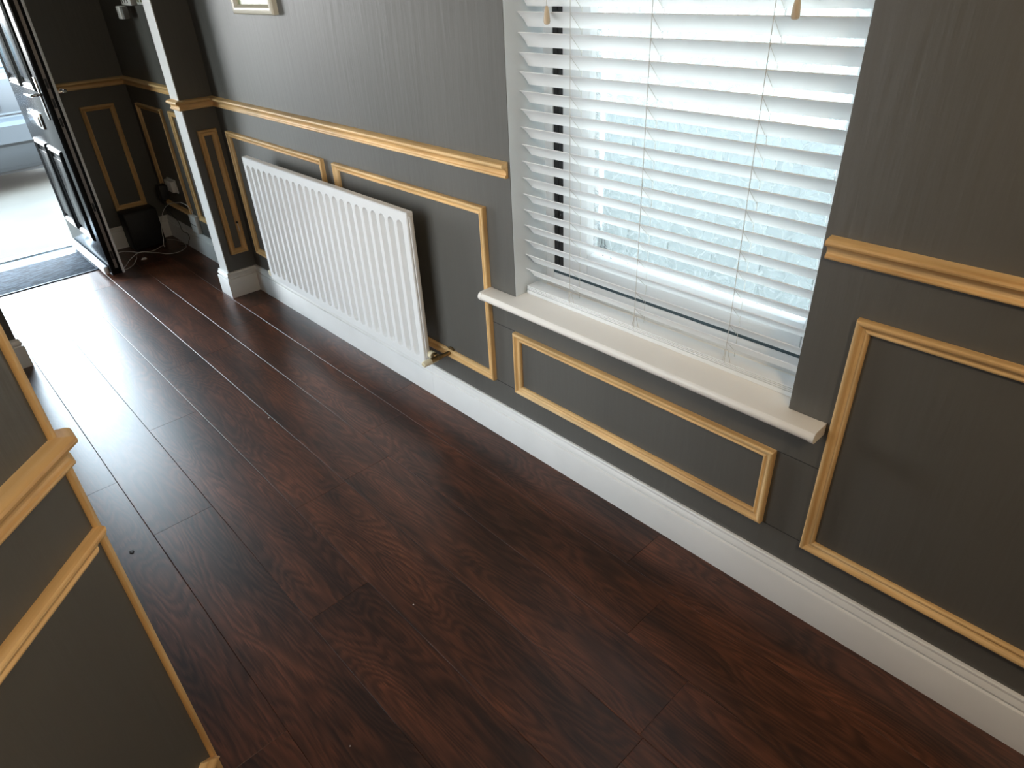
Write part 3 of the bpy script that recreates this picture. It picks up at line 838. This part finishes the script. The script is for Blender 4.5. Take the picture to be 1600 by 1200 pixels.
for b in ((mx0, mx0 + 0.02, my0, my1), (mx1 - 0.02, mx1, my0, my1), (mx0 + 0.02, mx1 - 0.02, my0, my0 + 0.02), (mx0 + 0.02, mx1 - 0.02, my1 - 0.02, my1)):
    box('border', *b, -0.005, 0.006, M_matb, mat_o, 0.002)

# ------------------------------------------------------------------ porch things
bb = tag(empty('black_box', (-5.06, -0.21, 0.0)), 'plain black box standing on the floor in the porch corner', 'box')
bm = bmesh.new(); bm_box(bm, -0.075, 0.06, -0.108, 0.108, 0.008, 0.262, 0.012, 3)
link('case', from_bm('case', bm, 40), M_blackbox, bb, Matrix.Translation((-5.07, -0.215, 0)))
box('front_grille', -5.012, -5.006, -0.312, -0.118, 0.022, 0.250, M_blackbox, bb, 0.002)
for y in (-0.30, -0.13):
    cyl('foot', 0.012, 0.010, M_black, bb, Matrix.Translation((-5.03, y, 0.0)), seg=10)
    cyl('foot', 0.012, 0.010, M_black, bb, Matrix.Translation((-5.13, y, 0.0)), seg=10)

so = tag(empty('wall_socket', (-4.84, 0, 0.40)), 'white wall socket holding the black plug on the porch wall', 'socket')
box('face_plate', -4.915, -4.768, -0.010, 0, 0.375, 0.462, M_plastic, so, 0.003)
box('back_box', -4.905, -4.778, -0.034, -0.010, 0.383, 0.454, M_plastic, so, 0.004)
ad = tag(empty('power_adapter', (-4.9, -0.034, 0.33)), 'black power adapter plugged into the white porch socket', 'adapter')
box('case', -4.935, -4.862, -0.088, -0.0345, 0.330, 0.425, M_blackbox, ad, 0.006)
box('cord_grip', -4.905, -4.893, -0.070, -0.058, 0.312, 0.331, M_blackbox, ad, 0.002)
tube('black_cord', [(-4.899, -0.064, 0.318), (-4.885, -0.060, 0.24), at_y(279, 347, -0.045), at_y(285, 360, -0.040), at_y(295, 368, -0.034), at_y(295, 377, -0.036), at_z(291, 383, 0.004), at_z(281, 384, 0.003)], 0.0022, M_black, ad)
jb = tag(empty('phone_socket', (-4.57, 0, 0.16)), 'small white phone socket low on the porch wall', 'socket')
box('body', -4.635, -4.530, -0.028, 0, 0.155, 0.270, M_plastic, jb, 0.004)
box('cover_seam', -4.630, -4.535, -0.0295, -0.027, 0.208, 0.212, M_mark, jb)
wc = tag(empty('white_cable', (-4.9, -0.2, 0.0)), 'thin white cable looping down over the dark porch floor', 'cable')
pts = [at_y(302, 336, -0.016), at_y(296, 325, -0.03), at_y(286, 318, -0.045), at_y(276, 317, -0.055), at_y(264, 319, -0.075), at_y(256, 328, -0.10), at_y(252.5, 342, -0.125),
       at_y(253, 361, -0.15), at_y(255.5, 378, -0.185), at_z(250, 386, 0.006), at_z(238, 392, 0.003), at_z(219, 394, 0.004), at_z(207, 402, 0.003), at_z(198, 414, 0.003), at_z(195.5, 421, 0.003),
       at_z(203, 418, 0.003), at_z(213, 405, 0.003), at_z(217.5, 395, 0.008), at_z(240, 394.5, 0.003), at_z(272, 395.5, 0.003), at_z(288, 389, 0.003), at_z(290, 382, 0.003), at_z(277, 375.5, 0.003), at_z(262, 374, 0.003)]
tube('cord', pts, 0.0019, M_cable, wc)
tube('cord', [at_z(217.5, 394.5, 0.006), at_z(205, 393.5, 0.003), at_z(190, 393.5, 0.003), at_z(178, 397, 0.003)], 0.0022, M_cable, wc)
cl_ = at_z(226, 405, 0.0)
cb = tag(empty('cable_clip', cl_), 'tiny white cable clip lying on the porch floor', 'clip')
box('clip_body', cl_.x - 0.012, cl_.x + 0.012, cl_.y - 0.012, cl_.y + 0.012, 0, 0.010, M_plastic, cb, 0.002)
box('clip_lug', cl_.x - 0.004, cl_.x + 0.004, cl_.y - 0.020, cl_.y - 0.010, 0, 0.005, M_plastic, cb, 0.001)
# wall units near the top
u1 = tag(empty('wall_unit', (-4.55, 0, 1.46)), 'white wall unit with grey marks high on the porch wall', 'wall unit')
box('body', -4.640, -4.480, -0.035, 0, 1.462, 1.60, M_plastic, u1, 0.005)
for x in (-4.61, -4.57, -4.53):
    box('mark', x - 0.007, x + 0.007, -0.0365, -0.034, 1.475, 1.492, M_mark, u1)
u2 = tag(empty('hanging_box', (-4.59, -0.05, 1.40)), 'small white box hanging under the marked wall unit', 'box')
box('body', -4.630, -4.565, -0.075, -0.036, 1.398, 1.462, M_plastic, u2, 0.004)
box('side_tab', -4.565, -4.540, -0.070, -0.040, 1.400, 1.460, M_mark, u2, 0.002)
u3 = tag(empty('wall_panel', (-4.37, 0, 1.46)), 'white wall panel with green strips beside the white edge', 'wall unit')
M_olive = simple('olive_strip', (0.20, 0.20, 0.10), 0.5)
box('body', -4.425, -4.300, -0.020, 0, 1.466, 1.58, M_plastic, u3, 0.004)
for x in (-4.405, -4.385, -4.352, -4.335):
    box('strip', x - 0.006, x + 0.006, -0.0215, -0.019, 1.478, 1.56, M_olive, u3)
# small clip on the slim panel frame
kp = Vector((PX1 + 0.019, -0.052, 0.41))
hk = tag(empty('hook', kp), 'tiny dark headed hook on the slim pine panel frame', 'hook')
cyl('head', 0.006, 0.008, M_black, hk, Matrix.Translation((kp.x - 0.004, kp.y, kp.z + 0.006)) @ RYm, seg=12)
tube('shank', [(kp.x, kp.y, kp.z + 0.004), (kp.x + 0.003, kp.y + 0.001, kp.z - 0.02), (kp.x + 0.001, kp.y + 0.003, kp.z - 0.045)], 0.0025, M_cable, hk)

# crumbs on the floor
def crumb(px, py, s, label):
    p = at_z(px, py, 0)
    bm = bmesh.new()
    bmesh.ops.create_icosphere(bm, subdivisions=1, radius=s)
    random.seed(int(px))
    for v in bm.verts: v.co *= random.uniform(0.7, 1.25); v.co.z = v.co.z * 0.4 + s * 0.35
    for v in bm.verts: v.co.z = max(v.co.z, 0.0)
    o = link('crumb', from_bm('crumb', bm), M_plastic, None, Matrix.Translation(p))
    tag(o, label, 'crumb')
crumb(420, 653, 0.0032, 'pale crumb on the board beside a bright floor joint below the radiator')
crumb(646, 945, 0.0024, 'pale crumb lying at the centre of the floor')
crumb(547, 1166, 0.0018, 'tiny pale speck on the floor at the bottom of the picture')
p = at_z(206, 863, 0)
bm = bmesh.new()
outer = [bm.verts.new((x, y, 0.0005)) for x, y in ((-0.012, -0.004), (0.002, -0.008), (0.013, 0.0), (0.004, 0.007), (-0.009, 0.006))]
inner = [bm.verts.new((x, y, 0.0022)) for x, y in ((-0.008, -0.002), (0.002, -0.005), (0.008, 0.0), (0.003, 0.004), (-0.006, 0.003))]
for i in range(5):
    j = (i + 1) % 5; bm.faces.new((outer[i], outer[j], inner[j], inner[i]))
bm.faces.new(inner)
fl = link('wood_flake', from_bm('wood_flake', bm), simple('flake', (0.03, 0.02, 0.02), 0.6), None, Matrix.Translation(p))
tag(fl, 'dark torn flake on the floor beside the angled wall', 'flake')

# ------------------------------------------------------------------ outside
GZ = -0.15
gr = box('ground', -60, XO, -60, 60, GZ - 0.2, GZ, M_concrete, origin=False)
tag(gr, 'pale concrete driveway outside the open door', 'driveway', kind='structure')
M_grass = noisy('garden_ground', (0.10, 0.105, 0.09), (0.13, 0.135, 0.12), 2.0, rough=0.9)
gg = box('ground_garden', XO, 60, WT, 60, GZ - 0.2, GZ, M_grass, origin=False)
tag(gg, 'garden ground outside the window', 'garden', kind='structure')

M_fence = noisy('fence_boards', (0.22, 0.22, 0.21), (0.27, 0.27, 0.26), 3.0, (4, 4, 0.4), rough=0.85)
fc = tag(empty('added_fence', (-1.0, 1.9, GZ)), 'added low grey board fence outside the window behind the lace', 'fence')  # added fence, controls how bright it is behind the slats
bmf = bmesh.new(); bm_box(bmf, -0.073, 0.073, -0.010, 0.010, 0.0, 0.95, 0.002, 1)
fme = from_bm('fence_board', bmf); fme.materials.append(M_fence)
for k in range(44):
    link('fence_board', fme, None, fc, Matrix.Translation((-4.4 + 0.15 * k, 1.9 + (0.012 if k % 2 else 0), GZ)))
for z in (0.20, 0.70):
    box('fence_rail', -4.5, 2.2, 1.925, 1.965, GZ + z, GZ + z + 0.09, M_fence, fc)
M_car = simple('silver_car_paint', (0.046, 0.051, 0.055), 0.36, 0.0, spec=0.22)
M_cartrim = simple('car_lower_trim', (0.030, 0.033, 0.035), 0.6, spec=0.2)
M_carglass = simple('car_glass', (0.020, 0.045, 0.045), 0.08, spec=0.7)
M_tyre = simple('tyre_rubber', (0.01, 0.01, 0.01), 0.8)
M_plate = simple('number_plate', (0.062, 0.080, 0.10), 0.5, spec=0.2)
M_tail = simple('tail_lamp_red', (0.12, 0.01, 0.008), 0.2)
CX, CYc = -8.15, -0.62
car = tag(empty('car', (CX - 2.0, CYc, GZ)), 'silver hatchback parked outside the open front door', 'car')
# outline of the middle section: x (backwards from the rear bumper), z above the ground, half width
prof = [(0.16, 0.20, 0.70), (0.06, 0.34, 0.80), (0.035, 0.44, 0.84), (0.0, 0.47, 0.85), (0.0, 0.62, 0.86), (0.03, 0.655, 0.86), (0.10, 0.68, 0.85),
        (0.125, 0.72, 0.85), (0.12, 0.92, 0.84), (0.15, 1.00, 0.82), (0.26, 1.06, 0.79), (0.62, 1.43, 0.60), (0.80, 1.48, 0.57), (1.3, 1.52, 0.56), (2.0, 1.50, 0.57),
        (2.35, 1.44, 0.60), (3.05, 1.04, 0.78), (3.3, 0.98, 0.80), (3.9, 0.84, 0.79), (4.08, 0.68, 0.76), (4.12, 0.45, 0.76), (4.05, 0.20, 0.70)]
NU = 14
bm = bmesh.new(); rows = []
for px_, pz, hw in prof:
    row = []
    for k in range(NU + 1):
        u = -1 + 2 * k / NU
        au = abs(u)
        bend = 0.16 * au ** 4 + 0.03 * au ** 2
        xx = px_ + (bend if px_ < 1.6 else -bend)
        row.append(bm.verts.new((CX - xx, CYc + hw * (u * 0.98 if au == 1 else u), GZ + pz - (0.04 * au ** 4 if pz > 1.2 else 0))))
    rows.append(row)
for a, b in zip(rows, rows[1:]):
    for k in range(NU): bm.faces.new((a[k], a[k + 1], b[k + 1], b[k]))
bm.faces.new([r_[0] for r_ in rows]); bm.faces.new([r_[-1] for r_ in rows][::-1])
me = from_bm('body', bm, 25)
link('body', me, M_car, car)
def strip(name, v0, v1, u0, u1, off, mat, parent, du0=0.0, du1=0.0, nn=10):
    """a skin piece laid on the rear of the body between two outline stations"""
    bm = bmesh.new(); g = []
    for s in range(7):
        t_ = s / 6
        px_ = v0[0] + (v1[0] - v0[0]) * t_; pz = v0[1] + (v1[1] - v0[1]) * t_; hw = v0[2] + (v1[2] - v0[2]) * t_
        row = []
        for k in range(nn + 1):
            ua = u0 + du0 * t_; ub = u1 + du1 * t_
            u = ua + (ub - ua) * k / nn
            au = abs(u)
            row.append((px_ + 0.16 * au ** 4 + 0.03 * au ** 2, CYc + hw * u, GZ + pz))
        g.append(row)
    A = [[bm.verts.new((CX - x + off, y, z)) for x, y, z in r_] for r_ in g]
    B = [[bm.verts.new((CX - x - 0.02, y, z)) for x, y, z in r_] for r_ in g]
    for G in (A, B):
        for a, b in zip(G, G[1:]):
            for k in range(nn): bm.faces.new((a[k], a[k + 1], b[k + 1], b[k]))
    R_ = len(A)
    for i in range(R_ - 1):
        bm.faces.new((A[i][0], A[i + 1][0], B[i + 1][0], B[i][0])); bm.faces.new((A[i][-1], A[i + 1][-1], B[i + 1][-1], B[i][-1]))
    for k in range(nn):
        bm.faces.new((A[0][k], A[0][k + 1], B[0][k + 1], B[0][k])); bm.faces.new((A[-1][k], A[-1][k + 1], B[-1][k + 1], B[-1][k]))
    return link(name, from_bm(name, bm, 30), mat, parent)
strip('rear_window', (0.29, 1.09, 0.775), (0.58, 1.39, 0.62), -0.74, 0.74, 0.006, M_carglass, car)
strip('lower_bumper', (0.15, 0.205, 0.70), (0.05, 0.44, 0.83), -0.97, 0.97, 0.004, M_cartrim, car)
strip('boot_recess', (0.122, 0.745, 0.85), (0.122, 0.91, 0.85), -0.36, 0.36, 0.003, M_cartrim, car)
strip('number_plate', (0.120, 0.765, 0.85), (0.120, 0.875, 0.85), -0.31, 0.31, 0.010, M_plate, car)
strip('tail_lamp', (0.125, 0.80, 0.85), (0.16, 1.02, 0.82), 0.76, 0.97, 0.008, M_tail, car)
strip('tail_lamp', (0.125, 0.80, 0.85), (0.16, 1.02, 0.82), -0.97, -0.76, 0.008, M_tail, car)
strip('boot_seam', (0.118, 0.700, 0.85), (0.118, 0.708, 0.85), -0.66, 0.66, 0.014, M_black, car)
strip('boot_seam', (0.122, 0.704, 0.85), (0.125, 0.80, 0.85), 0.655, 0.662, 0.012, M_black, car, 0.09, 0.09, 2)
strip('boot_seam', (0.122, 0.704, 0.85), (0.125, 0.80, 0.85), -0.662, -0.655, 0.012, M_black, car, -0.09, -0.09, 2)
strip('spoiler_line', (0.245, 1.050, 0.79), (0.252, 1.056, 0.79), -0.78, 0.78, 0.006, M_black, car)
tyre = lathe_mesh('tyre', [(0.19, -0.095), (0.29, -0.10), (0.315, -0.08), (0.318, 0.0), (0.315, 0.08), (0.29, 0.10), (0.19, 0.095)], 28, 'Y')
hub = lathe_mesh('hub', [(0.03, -0.103), (0.17, -0.098), (0.19, -0.09), (0.19, 0.09), (0.17, 0.098), (0.03, 0.103)], 20, 'Y')
for x in (0.80, 3.35):
    for s in (-1, 1):
        M = Matrix.Translation((CX - x, CYc + s * 0.70, GZ + 0.318))
        w_ = link('wheel', tyre, M_tyre, car, M)
        link('hub_cap', hub, M_alu, w_, M)
box('underbody', CX - 3.9, CX - 0.2, CYc - 0.66, CYc + 0.66, GZ + 0.17, GZ + 0.28, M_black, car)

# ------------------------------------------------------------------ ceiling lamp of the room (behind the viewer)
LX, LYp = 0.65, -1.25
lp = tag(empty('pendant_lamp', (LX, LYp, CEIL)), 'white pendant lamp on the ceiling behind the viewer', 'lamp')
link('ceiling_rose', lathe_mesh('ceiling_rose', [(0.05, 0), (0.05, -0.012), (0.03, -0.028), (0.006, -0.032)], 20), M_plastic, lp, Matrix.Translation((LX, LYp, CEIL)))
tube('flex', [(LX, LYp, CEIL - 0.03), (LX, LYp, CEIL - 0.16)], 0.003, M_cable, lp, bez=False)
M_bulb = NT('bulb_glow'); M_bulb.b.inputs['Emission Color'].default_value = (1, 0.78, 0.5, 1); M_bulb.b.inputs['Emission Strength'].default_value = 8.0
link('bulb', lathe_mesh('bulb', [(0.012, 0.05), (0.014, 0.03), (0.030, 0.0), (0.034, -0.02), (0.028, -0.045), (0.010, -0.056)], 16), M_bulb.m, lp, Matrix.Translation((LX, LYp, CEIL - 0.21)))
pl = bpy.data.lights.new('bulb_light', 'POINT')
pl.energy = LAMP_W; pl.color = (1.0, 0.80, 0.56); pl.shadow_soft_size = 0.06
po = bpy.data.objects.new('bulb_light', pl); COL.objects.link(po); po.location = (LX, LYp, CEIL - 0.30)
